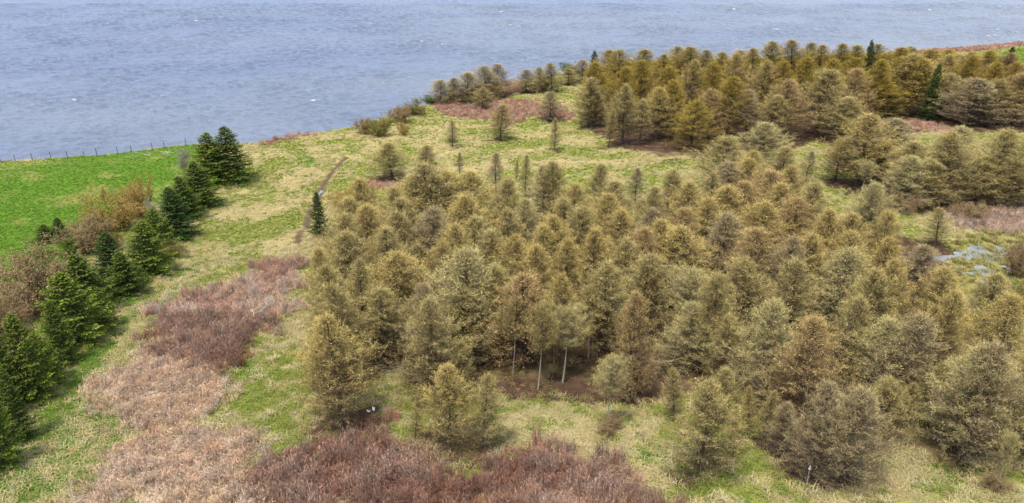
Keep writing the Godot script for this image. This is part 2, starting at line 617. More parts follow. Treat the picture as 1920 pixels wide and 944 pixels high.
func build_land() -> void:
	var xs := PackedFloat32Array()
	var x := -420.0
	while x < 460.0:
		xs.append(x)
		x += 0.75 if x > -120.0 and x < 60.0 else (1.1 if x > -150.0 and x < 190.0 else 8.0)
	var zs := PackedFloat32Array()
	var z := 60.0
	while z > -380.0:
		zs.append(z)
		z -= 0.75 if z < -30.0 and z > -170.0 else (1.1 if z <= -170.0 and z > -300.0 else 5.0)
	var w := xs.size()
	var h := zs.size()
	var v := PackedVector3Array()
	var uv := PackedVector2Array()
	v.resize(w * h)
	uv.resize(w * h)
	for j in h:
		for i in w:
			v[j * w + i] = Vector3(xs[i], height(xs[i], zs[j]), zs[j])
			uv[j * w + i] = Vector2((xs[i] - GX0) / (GW * CELL), (zs[j] - GZ0) / (GH * CELL))
	var idx := PackedInt32Array()
	for j in h - 1:
		for i in w - 1:
			var a := j * w + i
			var b := a + 1
			var c := a + w
			var d := c + 1
			if v[a].y < SEA_LEVEL - 2.5 and v[b].y < SEA_LEVEL - 2.5 and v[c].y < SEA_LEVEL - 2.5 and v[d].y < SEA_LEVEL - 2.5:
				continue
			idx.append_array(PackedInt32Array([a, c, b, b, c, d]))
	var nor := PackedVector3Array()
	nor.resize(w * h)
	for j in h:
		for i in w:
			var i0 := maxi(i - 1, 0)
			var i1 := mini(i + 1, w - 1)
			var j0 := maxi(j - 1, 0)
			var j1 := mini(j + 1, h - 1)
			nor[j * w + i] = (v[j0 * w + i] - v[j1 * w + i]).cross(v[j * w + i1] - v[j * w + i0]).normalized() * -1.0
			if nor[j * w + i].y < 0.0:
				nor[j * w + i] *= -1.0
	var arr := []
	arr.resize(Mesh.ARRAY_MAX)
	arr[Mesh.ARRAY_VERTEX] = v
	arr[Mesh.ARRAY_NORMAL] = nor
	arr[Mesh.ARRAY_TEX_UV] = uv
	arr[Mesh.ARRAY_INDEX] = idx
	var am := ArrayMesh.new()
	am.add_surface_from_arrays(Mesh.PRIMITIVE_TRIANGLES, arr)
	var tw := 1040
	var th := 800
	var data := PackedByteArray()
	data.resize(tw * th * 3)
	var at := 0
	for j in th:
		var gz := GZ0 + (j + 0.5) * GH * CELL / th
		for i in tw:
			var gx := GX0 + (i + 0.5) * GW * CELL / tw
			var col := soil_colour(gx, gz)
			if gx > -62.0 and gx < -12.0 and gz > -165.0 and gz < -80.0:
				var dd := line_dist(Vector2(gx, gz), ditch) + fine.get_noise_2d(gx, gz) * 0.4
				col = SOIL.lerp(col, smoothstep(0.3, 0.7, dd))
			col = col.linear_to_srgb()
			data[at] = clampi(int(col.r * 255.0), 0, 255)
			data[at + 1] = clampi(int(col.g * 255.0), 0, 255)
			data[at + 2] = clampi(int(col.b * 255.0), 0, 255)
			at += 3
	var m := StandardMaterial3D.new()
	m.albedo_texture = ImageTexture.create_from_image(Image.create_from_data(tw, th, false, Image.FORMAT_RGB8, data))
	m.texture_repeat = false
	m.roughness = 1.0
	m.metallic_specular = 0.1
	am.surface_set_material(0, m)
	tag(top("ground", am), "sloping coastal meadow that ends in a bank above the sea", "", "", "structure")


func build_sea() -> void:
	var n1 := FastNoiseLite.new()
	n1.seed = 41; n1.frequency = 0.05; n1.fractal_octaves = 2
	var swell := FastNoiseLite.new()
	swell.seed = 61; swell.frequency = 0.11; swell.fractal_type = FastNoiseLite.FRACTAL_RIDGED; swell.fractal_octaves = 2
	var chop := FastNoiseLite.new()
	chop.seed = 67; chop.frequency = 0.36; chop.fractal_octaves = 2
	var n2 := FastNoiseLite.new()
	n2.seed = 43; n2.frequency = 0.011; n2.fractal_octaves = 3
	var xs := PackedFloat32Array()
	var x := -5000.0
	while x < 5000.0:
		xs.append(x)
		x += 1.0 if x > -250.0 and x < 320.0 else (6.0 if x > -420.0 and x < 480.0 else 90.0)
	var zs := PackedFloat32Array()
	var z := -105.0
	while z > -7000.0:
		zs.append(z)
		z -= 0.9 if z > -460.0 else (5.0 if z > -800.0 else 150.0)
	var w := xs.size()
	var h := zs.size()
	var v := PackedVector3Array()
	var col := PackedColorArray()
	v.resize(w * h)
	col.resize(w * h)
	var deep := Color(0.042, 0.065, 0.12)
	var pale := Color(0.10, 0.12, 0.15)
	for j in h:
		for i in w:
			var px := xs[i]
			var pz := zs[j]
			if px < -440.0 or px > 500.0 or pz < -810.0:
				v[j * w + i] = Vector3(px, SEA_LEVEL, pz)
				col[j * w + i] = deep
				continue
			# wind sea: crests run from near left to far right
			var along := px * 0.954 - pz * 0.30
			var over := px * 0.30 + pz * 0.954
			var amp := 0.75 + n2.get_noise_2d(px * 2.0 + 90.0, pz * 2.0) * 0.7
			var crest := swell.get_noise_2d(along * 0.42, over) * 0.5 + 0.5
			var chop_ := chop.get_noise_2d(along * 0.6, over)
			var y := (crest * 0.75 + chop_ * 0.42) * amp
			v[j * w + i] = Vector3(px, SEA_LEVEL + y, pz)
			var tone := clampf(0.45 + n2.get_noise_2d(px * 0.5, pz) * 0.5 + px * 0.0022 + (pz + 300.0) * 0.001, 0.0, 1.0)  # sky glow toward the right and shore, put into the silty water colour
			var c := deep.lerp(pale, tone)
			var foam := crest * amp * 0.8 + chop_ * 0.55
			var gust := n2.get_noise_2d(px * 1.5 + 900.0, pz * 1.5)
			if foam > 0.93 and gust > -0.2 and n1.get_noise_2d(px * 14.0, pz * 20.0) > 0.2:
				c = c.lerp(Color(0.6, 0.62, 0.65), smoothstep(0.93, 1.2, foam))
			col[j * w + i] = c
	var idx := PackedInt32Array()
	for j in h - 1:
		for i in w - 1:
			var a := j * w + i
			idx.append_array(PackedInt32Array([a, a + w, a + 1, a + 1, a + w, a + w + 1]))
	var nor := PackedVector3Array()
	nor.resize(w * h)
	for j in h:
		for i in w:
			var n := (v[mini(j + 1, h - 1) * w + i] - v[maxi(j - 1, 0) * w + i]).cross(v[j * w + mini(i + 1, w - 1)] - v[j * w + maxi(i - 1, 0)]).normalized()
			nor[j * w + i] = n if n.y > 0.0 else -n
	var arr := []
	arr.resize(Mesh.ARRAY_MAX)
	arr[Mesh.ARRAY_VERTEX] = v
	arr[Mesh.ARRAY_NORMAL] = nor
	arr[Mesh.ARRAY_COLOR] = col
	arr[Mesh.ARRAY_INDEX] = idx
	var am := ArrayMesh.new()
	am.add_surface_from_arrays(Mesh.PRIMITIVE_TRIANGLES, arr)
	var m := StandardMaterial3D.new()
	m.vertex_color_use_as_albedo = true
	m.roughness = 0.18
	m.metallic_specular = 0.5
	var nt := NoiseTexture2D.new()
	nt.width = 1024
	nt.height = 1024
	nt.seamless = true
	var nn := FastNoiseLite.new()
	nn.seed = 77; nn.frequency = 0.013; nn.fractal_octaves = 4
	nt.noise = nn
	nt.as_normal_map = true
	nt.bump_strength = 10.0
	m.normal_enabled = true
	m.normal_texture = nt
	m.normal_scale = 0.9
	m.uv1_triplanar = true
	m.uv1_world_triplanar = true
	m.uv1_scale = Vector3(0.022, 0.03, 0.041)
	am.surface_set_material(0, m)
	tag(top("sea", am), "wind ruffled grey blue sea beyond the bank", "", "", "structure")


# ---------------------------------------------------------------- ground cover
func tuft(blades: int, ln: float, wide: float, lie: float, seed_: int) -> Buf:
	rng.seed = seed_
	var b := Buf.new()
	for i in blades:
		var az := rng.randf() * TAU
		var foot_ := Vector3(rng.randf_range(-0.14, 0.14), -0.03, rng.randf_range(-0.14, 0.14))
		var l := ln * rng.randf_range(0.55, 1.2)
		var out := Vector3(cos(az), 0, sin(az))
		var mid := foot_ + out * l * 0.35 * lie + Vector3.UP * l * (0.62 - 0.25 * lie)
		var end := foot_ + out * l * (0.3 + 0.75 * lie) + Vector3.UP * l * (1.0 - 0.85 * lie)
		var side := Vector3(-out.z, 0, out.x) * wide * rng.randf_range(0.7, 1.3)
		var shade := vary(Color(1, 1, 1), 0.28)
		b.tri(foot_ - side, foot_ + side, mid + side * 0.8, shade)
		b.tri(foot_ - side, mid + side * 0.8, mid - side * 0.8, shade)
		b.tri(mid - side * 0.8, mid + side * 0.8, end, shade)
	return b


func canes(stems: int, seed_: int) -> Buf:
	rng.seed = seed_
	var b := Buf.new()
	for i in stems:
		var az := rng.randf() * TAU
		var foot_ := Vector3(rng.randf_range(-0.3, 0.3), -0.05, rng.randf_range(-0.3, 0.3))
		var lean := rng.randf_range(0.02, 0.28)
		var l := rng.randf_range(0.55, 1.3)
		var out := Vector3(cos(az), 0, sin(az))
		var end := foot_ + (out * lean + Vector3.UP).normalized() * l
		var side := Vector3(-out.z, 0, out.x) * 0.012
		var s2 := out * 0.012
		var shade := vary(Color(1, 1, 1), 0.6)
		if rng.randf() < 0.2:
			shade = Color(1.5, 1.9, 1.7)
		b.tri(foot_ - side, foot_ + side, end, shade)
		b.tri(foot_ - s2, foot_ + s2, end, shade)
		for k in 5:
			var p := foot_.lerp(end, rng.randf_range(0.35, 0.95))
			var d := (ball() * 0.7 + Vector3.UP).normalized() * rng.randf_range(0.12, 0.3)
			var a := d.cross(ball()).normalized() * 0.012
			b.tri(p - a, p + a, p + d, vary(shade, 0.3))
	return b


class Scatter:
	var t: Array[Transform3D] = []
	var c: Array[Color] = []
	func put(at: Vector3, turn: float, s: Vector3, col: Color) -> void:
		t.append(Transform3D(Basis(Vector3.UP, turn).scaled_local(s), at))
		c.append(col)


func scatter_out(called: String, sc: Scatter, m: Mesh, label: String) -> void:
	if sc.t.is_empty():
		return
	var mm := MultiMesh.new()
	mm.transform_format = MultiMesh.TRANSFORM_3D
	mm.use_colors = true
	mm.mesh = m
	mm.instance_count = sc.t.size()
	for i in sc.t.size():
		mm.set_instance_transform(i, sc.t[i])
		mm.set_instance_color(i, sc.c[i])
	var o := MultiMeshInstance3D.new()
	o.name = numbered(called)
	o.multimesh = mm
	add_child(o)
	tag(o, label, "", "", "stuff")


func build_ground_cover() -> void:
	var grassy := leafy(0.3)
	var short_m := tuft(16, 0.22, 0.013, 0.45, 21).mesh(grassy)
	var straw_m := tuft(18, 0.42, 0.011, 0.85, 22).mesh(grassy)
	var tall_m := tuft(20, 0.6, 0.012, 0.4, 23).mesh(grassy)
	var cane_m := canes(26, 24).mesh(leafy(0.4))
	var cane_short := canes(20, 25).mesh(leafy(0.15))
	var green := Scatter.new()
	var straw := Scatter.new()
	var tall := Scatter.new()
	var red := Scatter.new()
	var tan := Scatter.new()
	var coastal := Scatter.new()
	var brush := Scatter.new()
	rng.seed = 99
	var z := -28.0
	while z > -300.0:
		var d := -z
		var step := 0.20 + maxf(0.0, d - 40.0) * 0.0032
		var x := -150.0
		var half := d * 0.78 + 14.0
		x = -half
		while x < half:
			var gx := x + rng.randf_range(-0.5, 0.5) * step
			var gz := z + rng.randf_range(-0.5, 0.5) * step
			x += step
			if gz < coast_z(gx) + 0.3:
				continue
			var s := seen_at(Vector3(gx, slope(gz), gz))
			if s.x < -70.0 or s.x > 1990.0 or s.y > 1010.0:
				continue
			var k := zone_at(gx + rng.randf_range(-0.9, 0.9), gz + rng.randf_range(-0.9, 0.9))
			var a := clampf(0.5 + patchy.get_noise_2d(gx, gz) * 0.95, 0.0, 1.0)
			var b := clampf(0.5 + fine.get_noise_2d(gx * 0.6, gz * 0.6) * 1.1, 0.0, 1.0)
			var mix := a * 0.55 + b * 0.45
			var size := rng.randf_range(0.75, 1.3) * (1.0 + maxf(0.0, d - 60.0) * 0.004)
			var turn := rng.randf() * TAU
			var at := Vector3(gx, height(gx, gz), gz)
			if z < -80.0 and z > -165.0 and gx > -62.0 and gx < -12.0 and line_dist(Vector2(gx, gz), ditch) < 0.45 + b * 0.3:
				continue
			var v3 := Vector3(size, size, size)
			match k:
				FIELD:
					var dry := maxf(smoothstep(0.58, 0.85, a) * 0.8, 0.9 * smoothstep(26.0, 4.0, gz - coast_z(gx)) * smoothstep(0.35, 0.6, b) * smoothstep(-50.0, -85.0, gx))
					green.put(at, turn, v3 * Vector3(1.1, 0.8, 1.1), vary(BRIGHT.lerp(STRAW, dry * rng.randf()), 0.35))
				LUSH:
					if rng.randf() < 0.25 + 0.4 * b * a:
						straw.put(at, turn, v3, vary(STRAW.lerp(BLEACHED, rng.randf()), 0.3))
					else:
						green.put(at, turn, v3 * 1.2, vary(GREEN.lerp(BRIGHT, rng.randf()), 0.3))
				LANE:
					var wheel := minf(line_dist(Vector2(gx, gz), lane_a), line_dist(Vector2(gx, gz), lane_b))
					var grn := 0.55 - mix * 0.5 + (0.55 if wheel < 0.7 else 0.0) + smoothstep(60.0, 45.0, d) * 0.25
					if rng.randf() < grn + 0.12:
						green.put(at, turn, v3 * 1.35, vary(GREEN.lerp(BRIGHT, rng.randf() * 0.6), 0.3))
					else:
						straw.put(at, turn, v3, vary(STRAW.lerp(BLEACHED, rng.randf()), 0.3))
				PALE:
					if rng.randf() < 0.52 - (mix - 0.5) * 2.6:
						green.put(at, turn, v3 * 1.35, vary(GREEN.lerp(OLIVE, 0.25 + 0.75 * rng.randf()), 0.22))
					else:
						straw.put(at, turn, v3 * Vector3(1, 0.75, 1), vary(BLEACHED.lerp(STRAW, rng.randf()) * (0.8 + 0.4 * a), 0.16))
				LITTER:
					if rng.randf() < 0.25:
						straw.put(at, turn, v3 * Vector3(0.9, 0.5, 0.9), vary(BROWN.lerp(STRAW, rng.randf() * 0.7), 0.4))
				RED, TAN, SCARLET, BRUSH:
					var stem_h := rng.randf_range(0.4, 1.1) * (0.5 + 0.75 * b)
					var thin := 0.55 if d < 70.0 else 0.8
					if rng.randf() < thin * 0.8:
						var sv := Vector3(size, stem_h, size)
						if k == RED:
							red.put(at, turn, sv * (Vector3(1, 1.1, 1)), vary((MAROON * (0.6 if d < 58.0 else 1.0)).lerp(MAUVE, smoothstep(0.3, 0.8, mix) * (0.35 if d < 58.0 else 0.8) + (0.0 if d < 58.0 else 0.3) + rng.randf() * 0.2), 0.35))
						elif k == TAN:
							tan.put(at, turn, sv * Vector3(1, 0.75, 1), vary(BUFF.lerp(MAUVE, rng.randf()).lerp(MAROON, rng.randf() * 0.45 * a), 0.3))
						elif k == SCARLET:
							coastal.put(at, turn, sv * Vector3(1.1, 0.8, 1.1), vary(MAROON.lerp(MAUVE, rng.randf() * 0.7), 0.35))
						else:
							brush.put(at, turn, sv * Vector3(1.1, 0.9, 1.1), vary(MAUVE.lerp(BROWN, rng.randf() * 0.6), 0.3))
					elif rng.randf() < 0.35:
						straw.put(at, turn, v3, vary(STRAW.lerp(BUFF, rng.randf()), 0.3))
				MARSH:
					if b > 0.40 and rng.randf() < 0.75:
						tall.put(at, turn, v3, vary(OLIVE.lerp(STRAW, rng.randf()), 0.3))
				_:
					var g := 0.64 - (mix - 0.5) * 2.6
					if rng.randf() < g:
						green.put(at, turn, v3 * 1.35, vary(GREEN.lerp(OLIVE, 0.25 + 0.75 * rng.randf()), 0.22))
					else:
						straw.put(at, turn, v3, vary(STRAW.lerp(BLEACHED, rng.randf()), 0.3))
					if b > 0.82 and rng.randf() < 0.15:
						tall.put(at, turn, v3, vary(BLEACHED, 0.2))
		z -= step
	print("tufts ", green.t.size(), " ", straw.t.size(), " ", tall.t.size(), " ", red.t.size(), " ", tan.t.size(), " ", coastal.t.size(), " ", brush.t.size())
	scatter_out("green_grass", green, short_m, "fresh green grass of the field, the lane and the meadow")
	scatter_out("dry_grass", straw, straw_m, "flattened straw coloured grass left from last year")
	scatter_out("tall_dry_grass", tall, tall_m, "pale standing grass clumps in the meadow and the wet hollow")
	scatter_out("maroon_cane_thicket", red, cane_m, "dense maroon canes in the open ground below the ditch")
	scatter_out("buff_cane_thicket", tan, cane_m, "buff and mauve dead stems beside the grassy lane")
	scatter_out("coastal_red_scrub", coastal, cane_short, "low wine red scrub along the coast and under the far larches")
	scatter_out("purple_brush", brush, cane_short, "purple brown leafless brush beside the wet hollow")


# ---------------------------------------------------------------- trees
const ORDINAL := ["first", "second", "third", "fourth", "fifth", "sixth", "seventh", "eighth", "ninth", "tenth", "eleventh", "twelfth", "thirteenth", "fourteenth", "fifteenth", "sixteenth", "seventeenth", "eighteenth", "nineteenth", "twentieth", "twenty-first", "twenty-second", "twenty-third", "twenty-fourth", "twenty-fifth", "twenty-sixth"]
const SHAPE_WORD := {"b": "round-headed", "c": "conical", "s": "slender", "o": "bare-stemmed", "w": "wide low"}
const TONE_WORD := {"o": "olive", "y": "yellow ochre", "r": "russet", "p": "pale straw", "g": "grey brown", "d": "golden olive"}


func larch_rows(where: String, trees: Array) -> void:
	trees.sort_custom(func(a, b): return a[0] < b[0])
	for i in trees.size():
		var t: Array = trees[i]
		var code: String = t[4]
		var h: float = t[5] if t.size() > 5 and t[5] is float else (9.0 if t[1] < 200 else 7.6)
		var st := stand(t[0], t[1], t[2], h)
		var at: Vector3 = st[0]
		var depth := seen_at(at).z
		var w: float = t[3] * depth / FOCAL
		var ord: String = ORDINAL[i] + " from the left"
		var label: String = "%s %s larch, %s %s" % [SHAPE_WORD[code[0]], TONE_WORD[code[1]], ord, where]
		if t[-1] is String and t.size() > 5:
			label = t[-1]
		if code in ["bo", "by", "co", "cd"] and int(t[0]) % 2 == 0:
			code += "2"
		planned.append(["larch_tree", "larch_" + code, at, st[1], w * ((1.3 if t[1] < 300 else 1.22) if t[2] > 0 else 1.58), Vector2(8.0, 4.3), label, "larch tree", "larches on the coastal slope"])
		if w > 2.0:
			shed(at, w * 0.42)


# needles and shade keep the grass away from under a crown
func shed(at: Vector3, r: float) -> void:
	for j in range(int((at.z - r - GZ0) / CELL), int((at.z + r - GZ0) / CELL) + 1):
		for i in range(int((at.x - r - GX0) / CELL), int((at.x + r - GX0) / CELL) + 1):
			if i >= 0 and j >= 0 and i < GW and j < GH and Vector2(GX0 + (i + 0.5) * CELL - at.x, GZ0 + (j + 0.5) * CELL - at.z).length() < r:
				if zone[j * GW + i] != MARSH:
					zone[j * GW + i] = LITTER


var planned := []


func plan_larches() -> void:
	# rows: [x, top, foot (0 if hidden), width, shape + tone, height or label]
	larch_rows("in the open far meadow", [
		[735, 266, 340, 72, "bo", "round-headed olive larch alone at the meadow edge, dark forked stem over pink scrub"],
		[800, 273, 312, 46, "bo", "small bushy olive larch in the pale meadow behind the plantation"],
		[849, 226, 278, 30, "sg", "thin almost bare grey larch in the pale meadow, wide open twigs"],
		[938, 196, 262, 52, "bo", "upright oval larch with dark stem in front of the wine red scrub"],
		[1040, 222, 283, 30, "so", "narrow larch with a black stem standing alone on green grass"],
		[1033, 172, 226, 48, "bg", "grey brown larch with reddish scrub round its foot near the coast"],
		[862, 285, 330, 22, "sg", "thread-thin young larch at the edge of the pale meadow"],
		[930, 285, 362, 46, "sg", "dark slender larch sticking up from the far edge of the plantation"],
		[968, 300, 340, 12, "sg", "leafless snag with a hooked top at the far plantation edge"],
		[985, 290, 372, 34, "so", "narrow olive larch beside the leafless snag"],
	])
	larch_rows("in the plantation's farthest row", [
		[650, 372, 0, 80, "bo"], [672, 338, 0, 74, "by"], [698, 345, 408, 26, "sg"], [800, 306, 0, 112, "bo", 9.2], [838, 322, 0, 84, "by"],
		[770, 334, 0, 84, "by"], [742, 352, 0, 70, "bo"], [952, 338, 0, 62, "bo"], [1076, 342, 0, 72, "by"], [1152, 338, 0, 72, "bo"], [1222, 352, 0, 60, "bo"], [1276, 320, 0, 66, "bo"], [1410, 300, 0, 72, "by"], [889, 322, 0, 92, "by"], [1018, 312, 0, 60, "sg"], [1036, 302, 430, 84, "bo"], [1119, 306, 432, 74, "bo"],
		[1191, 315, 388, 58, "sg"], [1250, 344, 418, 38, "sg"], [1300, 338, 0, 70, "by"], [1337, 324, 0, 60, "so"], [1369, 300, 0, 76, "bg"], [1445, 318, 0, 84, "br"], [1489, 312, 0, 64, "by"],
	])
	larch_rows("in the plantation's second-farthest row", [
		[760, 372, 0, 84, "bo"], [871, 364, 0, 92, "by"], [934, 366, 450, 54, "sg"], [987, 374, 0, 64, "bp"], [1072, 372, 0, 70, "bo"],
		[1165, 398, 0, 78, "by"], [1222, 392, 0, 66, "bg"], [1290, 392, 0, 72, "br"], [1369, 352, 0, 92, "by"], [1437, 380, 0, 92, "by"], [1504, 372, 0, 84, "br"],
		[1564, 392, 0, 72, "by"], [1621, 364, 455, 70, "bo"], [1667, 400, 0, 64, "by"], [1754, 392, 458, 66, "so"],
	])
	larch_rows("level with the ditch spruce", [
		[604, 462, 0, 60, "by"], [649, 436, 0, 96, "bo"], [729, 420, 0, 84, "bo"], [827, 452, 0, 66, "cy"], [889, 408, 0, 100, "bo"], [965, 440, 0, 76, "cy"], [1020, 420, 0, 74, "by"],
		[1064, 446, 0, 66, "by"], [1120, 428, 0, 70, "cy"], [1172, 446, 0, 84, "co"], [1284, 424, 0, 104, "by"], [1366, 400, 0, 84, "wg"], [1422, 432, 0, 104, "br"], [1482, 448, 0, 72, "bg"], [1520, 436, 0, 84, "by"],
		[1600, 436, 0, 84, "by"], [1668, 444, 0, 76, "by"], [1716, 464, 565, 100, "bg"],
	])
	larch_rows("in the plantation's crowded back half", [
		[640, 400, 0, 76, "bo"], [685, 386, 0, 80, "by"], [742, 398, 0, 76, "bo"], [812, 392, 0, 84, "bg"], [850, 418, 0, 76, "by"], [912, 430, 0, 76, "bo"], [955, 395, 0, 70, "bo"], [1005, 460, 0, 76, "by"], [1050, 402, 0, 76, "by"], [1096, 388, 0, 76, "bo"], [1142, 368, 0, 80, "by"], [1204, 430, 0, 76, "br"], [1246, 412, 0, 76, "by"], [1330, 372, 0, 80, "by"], [1402, 342, 0, 80, "br"], [1466, 346, 0, 80, "by"], [1530, 345, 0, 70, "bo"], [1586, 400, 0, 76, "by"],
	])
	larch_rows("in the plantation's middle row", [
		[613, 496, 0, 84, "bo"], [671, 486, 0, 76, "so"], [733, 474, 0, 112, "by"], [787, 530, 0, 70, "wg"], [867, 472, 0, 132, "bp", 8.8], [944, 500, 0, 66, "co"], [987, 510, 0, 112, "br"], [1054, 508, 0, 70, "cy"],
		[1128, 490, 0, 96, "co"], [1212, 470, 0, 84, "wo"], [1282, 505, 662, 100, "op"], [1350, 510, 0, 76, "wo"], [1412, 490, 0, 96, "bo"], [1502, 490, 0, 84, "wo"], [1568, 466, 615, 136, "cp"], [1640, 500, 0, 84, "bo"], [1676, 486, 0, 70, "by"], [1772, 500, 0, 92, "by"], [1838, 512, 636, 108, "co"],
	])
	larch_rows("in the plantation's last row but one", [
		[640, 530, 0, 84, "wo"], [722, 540, 686, 124, "co"], [809, 560, 0, 84, "co"], [873, 545, 690, 124, "co"], [962, 566, 704, 60, "oo"], [1038, 556, 688, 54, "oo"], [1104, 548, 672, 76, "oo"], [1180, 548, 740, 84, "br"], [1284, 570, 692, 112, "cp"], [1362, 592, 722, 84, "co"],
		[1458, 566, 0, 104, "cp"], [1522, 596, 0, 104, "br"], [1600, 560, 0, 76, "wo"], [1712, 585, 0, 104, "wg"], [1776, 545, 0, 84, "by"], [1898, 556, 0, 104, "by"],
	])
	larch_rows("in the front row", [
		[1009, 570, 731, 62, "oo", "thin larch on a pale bare stem, the stem foot nearest the meadow grass"],
		[1055, 580, 719, 74, "op", "round-crowned larch on the second nearest pale stem over the brown litter"],
		[1120, 572, 660, 80, "oo", "olive larch with a short bare stem in the deep shade of the litter"],
		[862, 636, 745, 56, "co", "narrow olive larch between the litter and the three small larches"],
		[1140, 672, 806, 66, "op", "small open larch on a grey stem with a dark bush at its foot"],
	])
	larch_rows("before the plantation", [
		[640, 600, 794, 136, "by", "big ochre larch standing alone beside the white scrap, bushy to the ground"],
		[612, 600, 742, 80, "by", "shorter ochre larch leaning into the big lone one, on its ditch side"],
		[842, 690, 838, 112, "by", "bushy orange ochre larch, dark inside, above the maroon canes"],
		[905, 696, 840, 98, "so", "wispy pale larch touching the bushy orange one"],
		[778, 735, 822, 34, "so", "faint young larch left of the bushy orange one"],
		[1312, 712, 900, 124, "bo", "spreading ochre-tipped larch with a dark core beside the green patch"],
		[1399, 728, 832, 42, "sy", "slim yellow ochre larch close beside the spreading ochre-tipped one"],
		[1426, 728, 836, 52, "so", "slim olive larch touching the slim yellow ochre one"],
		[1460, 674, 772, 88, "co", "yellow green larch behind the two slim ones"],
		[1513, 718, 908, 104, "bg", "grey larch behind the little stake with a pink top"],
		[1580, 730, 908, 140, "wg", "dark wide larch with black low branches beside the pink-topped stake"],
		[1352, 690, 800, 70, "bo"], [1372, 760, 872, 48, "so"], [1452, 752, 858, 64, "bg"], [1546, 768, 892, 60, "so"], [1650, 706, 834, 88, "wo"], [1692, 716, 812, 60, "so"], [1738, 684, 806, 84, "bo"], [1500, 652, 782, 80, "bo"], [1262, 690, 796, 60, "so"],
		[1632, 600, 775, 136, "bp", "large straw-coloured larch with upswept forked limbs behind the wide dark one"],
		[1796, 648, 852, 146, "cp", "big layered larch with pale branch ends and a black skirt by the grass"],
		[1862, 640, 0, 104, "bg", "grey brown larch wedged behind the big layered one"],
		[1902, 668, 858, 126, "wo", "dark olive larch cut by the right edge of the picture"],
		[1867, 815, 920, 40, "op", "tiny whitish sapling in the grass before the big layered larch"],
	])
	larch_rows("in the clump between the woods", [
		[1362, 258, 0, 84, "bo"], [1404, 282, 0, 70, "by"], [1440, 232, 0, 84, "bp"], [1478, 276, 0, 64, "bo"], [1510, 282, 345, 46, "sg"],
		[1610, 218, 348, 130, "by"], [1674, 222, 0, 96, "bg"], [1694, 294, 390, 96, "bp"], [1640, 340, 0, 70, "bp"], [1722, 266, 0, 84, "bo"], [1642, 262, 352, 74, "by"], [1730, 300, 390, 84, "wo"], [1826, 292, 388, 80, "wo"], [1882, 300, 388, 84, "bo"], [1568, 262, 338, 60, "bo"], [1760, 250, 384, 110, "bo"], [1800, 238, 0, 84, "bp"], [1852, 244, 384, 106, "bo"], [1902, 240, 380, 90, "bp"], [1614, 302, 366, 40, "op"],
	])
	larch_rows("on the far wood's near edge", [
		[1108, 146, 238, 64, "bo"], [1141, 204, 279, 28, "so"], [1167, 158, 271, 64, "bo"], [1198, 188, 272, 56, "so"], [1232, 164, 262, 70, "by"], [1296, 188, 282, 84, "cd"], [1262, 150, 258, 70, "bd"], [1330, 168, 262, 72, "br"], [1362, 146, 262, 84, "bd"], [1400, 170, 264, 66, "bg"],
		[1438, 178, 268, 72, "bo"], [1467, 150, 262, 88, "br"], [1532, 132, 254, 108, "bo"], [1582, 128, 244, 80, "br"], [1578, 182, 268, 88, "bo"], [1658, 150, 222, 80, "bd"], [1697, 102, 215, 108, "by"], [1758, 138, 222, 76, "bo"], [1808, 146, 234, 116, "bg"], [1858, 150, 234, 76, "bo"], [1900, 138, 234, 92, "br"],
	])
	larch_rows("in the far wood's middle row", [
		[1122, 118, 0, 60, "bd", 11.5], [1168, 126, 0, 53, "bd", 11.5], [1206, 111, 0, 55, "cd", 11.5], [1255, 125, 0, 58, "cd", 11.5], [1296, 113, 0, 50, "by", 11.5], [1341, 116, 0, 52, "cd", 11.5], [1383, 99, 0, 51, "by", 11.5], [1434, 114, 0, 57, "by", 11.5], [1469, 114, 0, 50, "cd", 11.5], [1515, 108, 0, 52, "cd", 11.5], [1560, 111, 0, 58, "bd", 11.5], [1604, 108, 0, 56, "cd", 11.5], [1650, 111, 0, 56, "bd", 11.5], [1693, 107, 0, 51, "cd", 11.5], [1742, 112, 0, 59, "bd", 11.5], [1787, 102, 0, 55, "by", 11.5], [1826, 104, 0, 54, "bd", 11.5], [1870, 117, 0, 52, "bd", 11.5], [1911, 117, 0, 50, "cd", 11.5],
	])
	larch_rows("on the far wood's seaward edge", [
		[1138, 95, 0, 54, "bd", 8.5], [1163, 94, 0, 62, "cd", 10.0], [1202, 92, 0, 63, "bd", 9.5], [1244, 101, 0, 51, "cd", 9.5], [1278, 87, 0, 51, "bo", 8.5], [1299, 87, 0, 62, "bd", 9.5], [1321, 94, 0, 55, "bo", 8.5], [1362, 98, 0, 48, "bd", 10.0], [1388, 94, 0, 56, "bo", 8.5], [1414, 91, 0, 47, "cd", 10.0], [1449, 77, 0, 53, "bd", 10.0], [1492, 75, 0, 49, "bd", 9.5], [1518, 80, 0, 46, "bd", 8.5], [1542, 83, 0, 48, "cd", 9.5], [1577, 81, 0, 48, "bd", 10.0], [1603, 83, 0, 51, "bd", 9.5], [1646, 83, 0, 54, "cd", 9.5], [1687, 87, 0, 64, "bd", 8.5], [1710, 88, 0, 51, "bo", 8.0], [1749, 93, 0, 62, "cd", 8.0], [1787, 94, 0, 49, "bd", 8.0], [1825, 97, 0, 52, "br", 8.0], [1857, 94, 0, 58, "bd", 8.0], [1896, 99, 0, 59, "br", 8.0],
	])
	larch_rows("among the coast trees", [
		[826, 150, 194, 50, "wo"], [850, 146, 192, 44, "bg"], [876, 136, 190, 62, "wo"], [908, 124, 186, 60, "wo"], [934, 120, 180, 56, "wg"], [905, 164, 204, 42, "bo"], [988, 130, 174, 46, "wg"], [1012, 126, 172, 36, "wo"], [1034, 118, 174, 46, "wo"], [1066, 128, 160, 36, "wo"], [1092, 112, 154, 50, "wg"],
	])


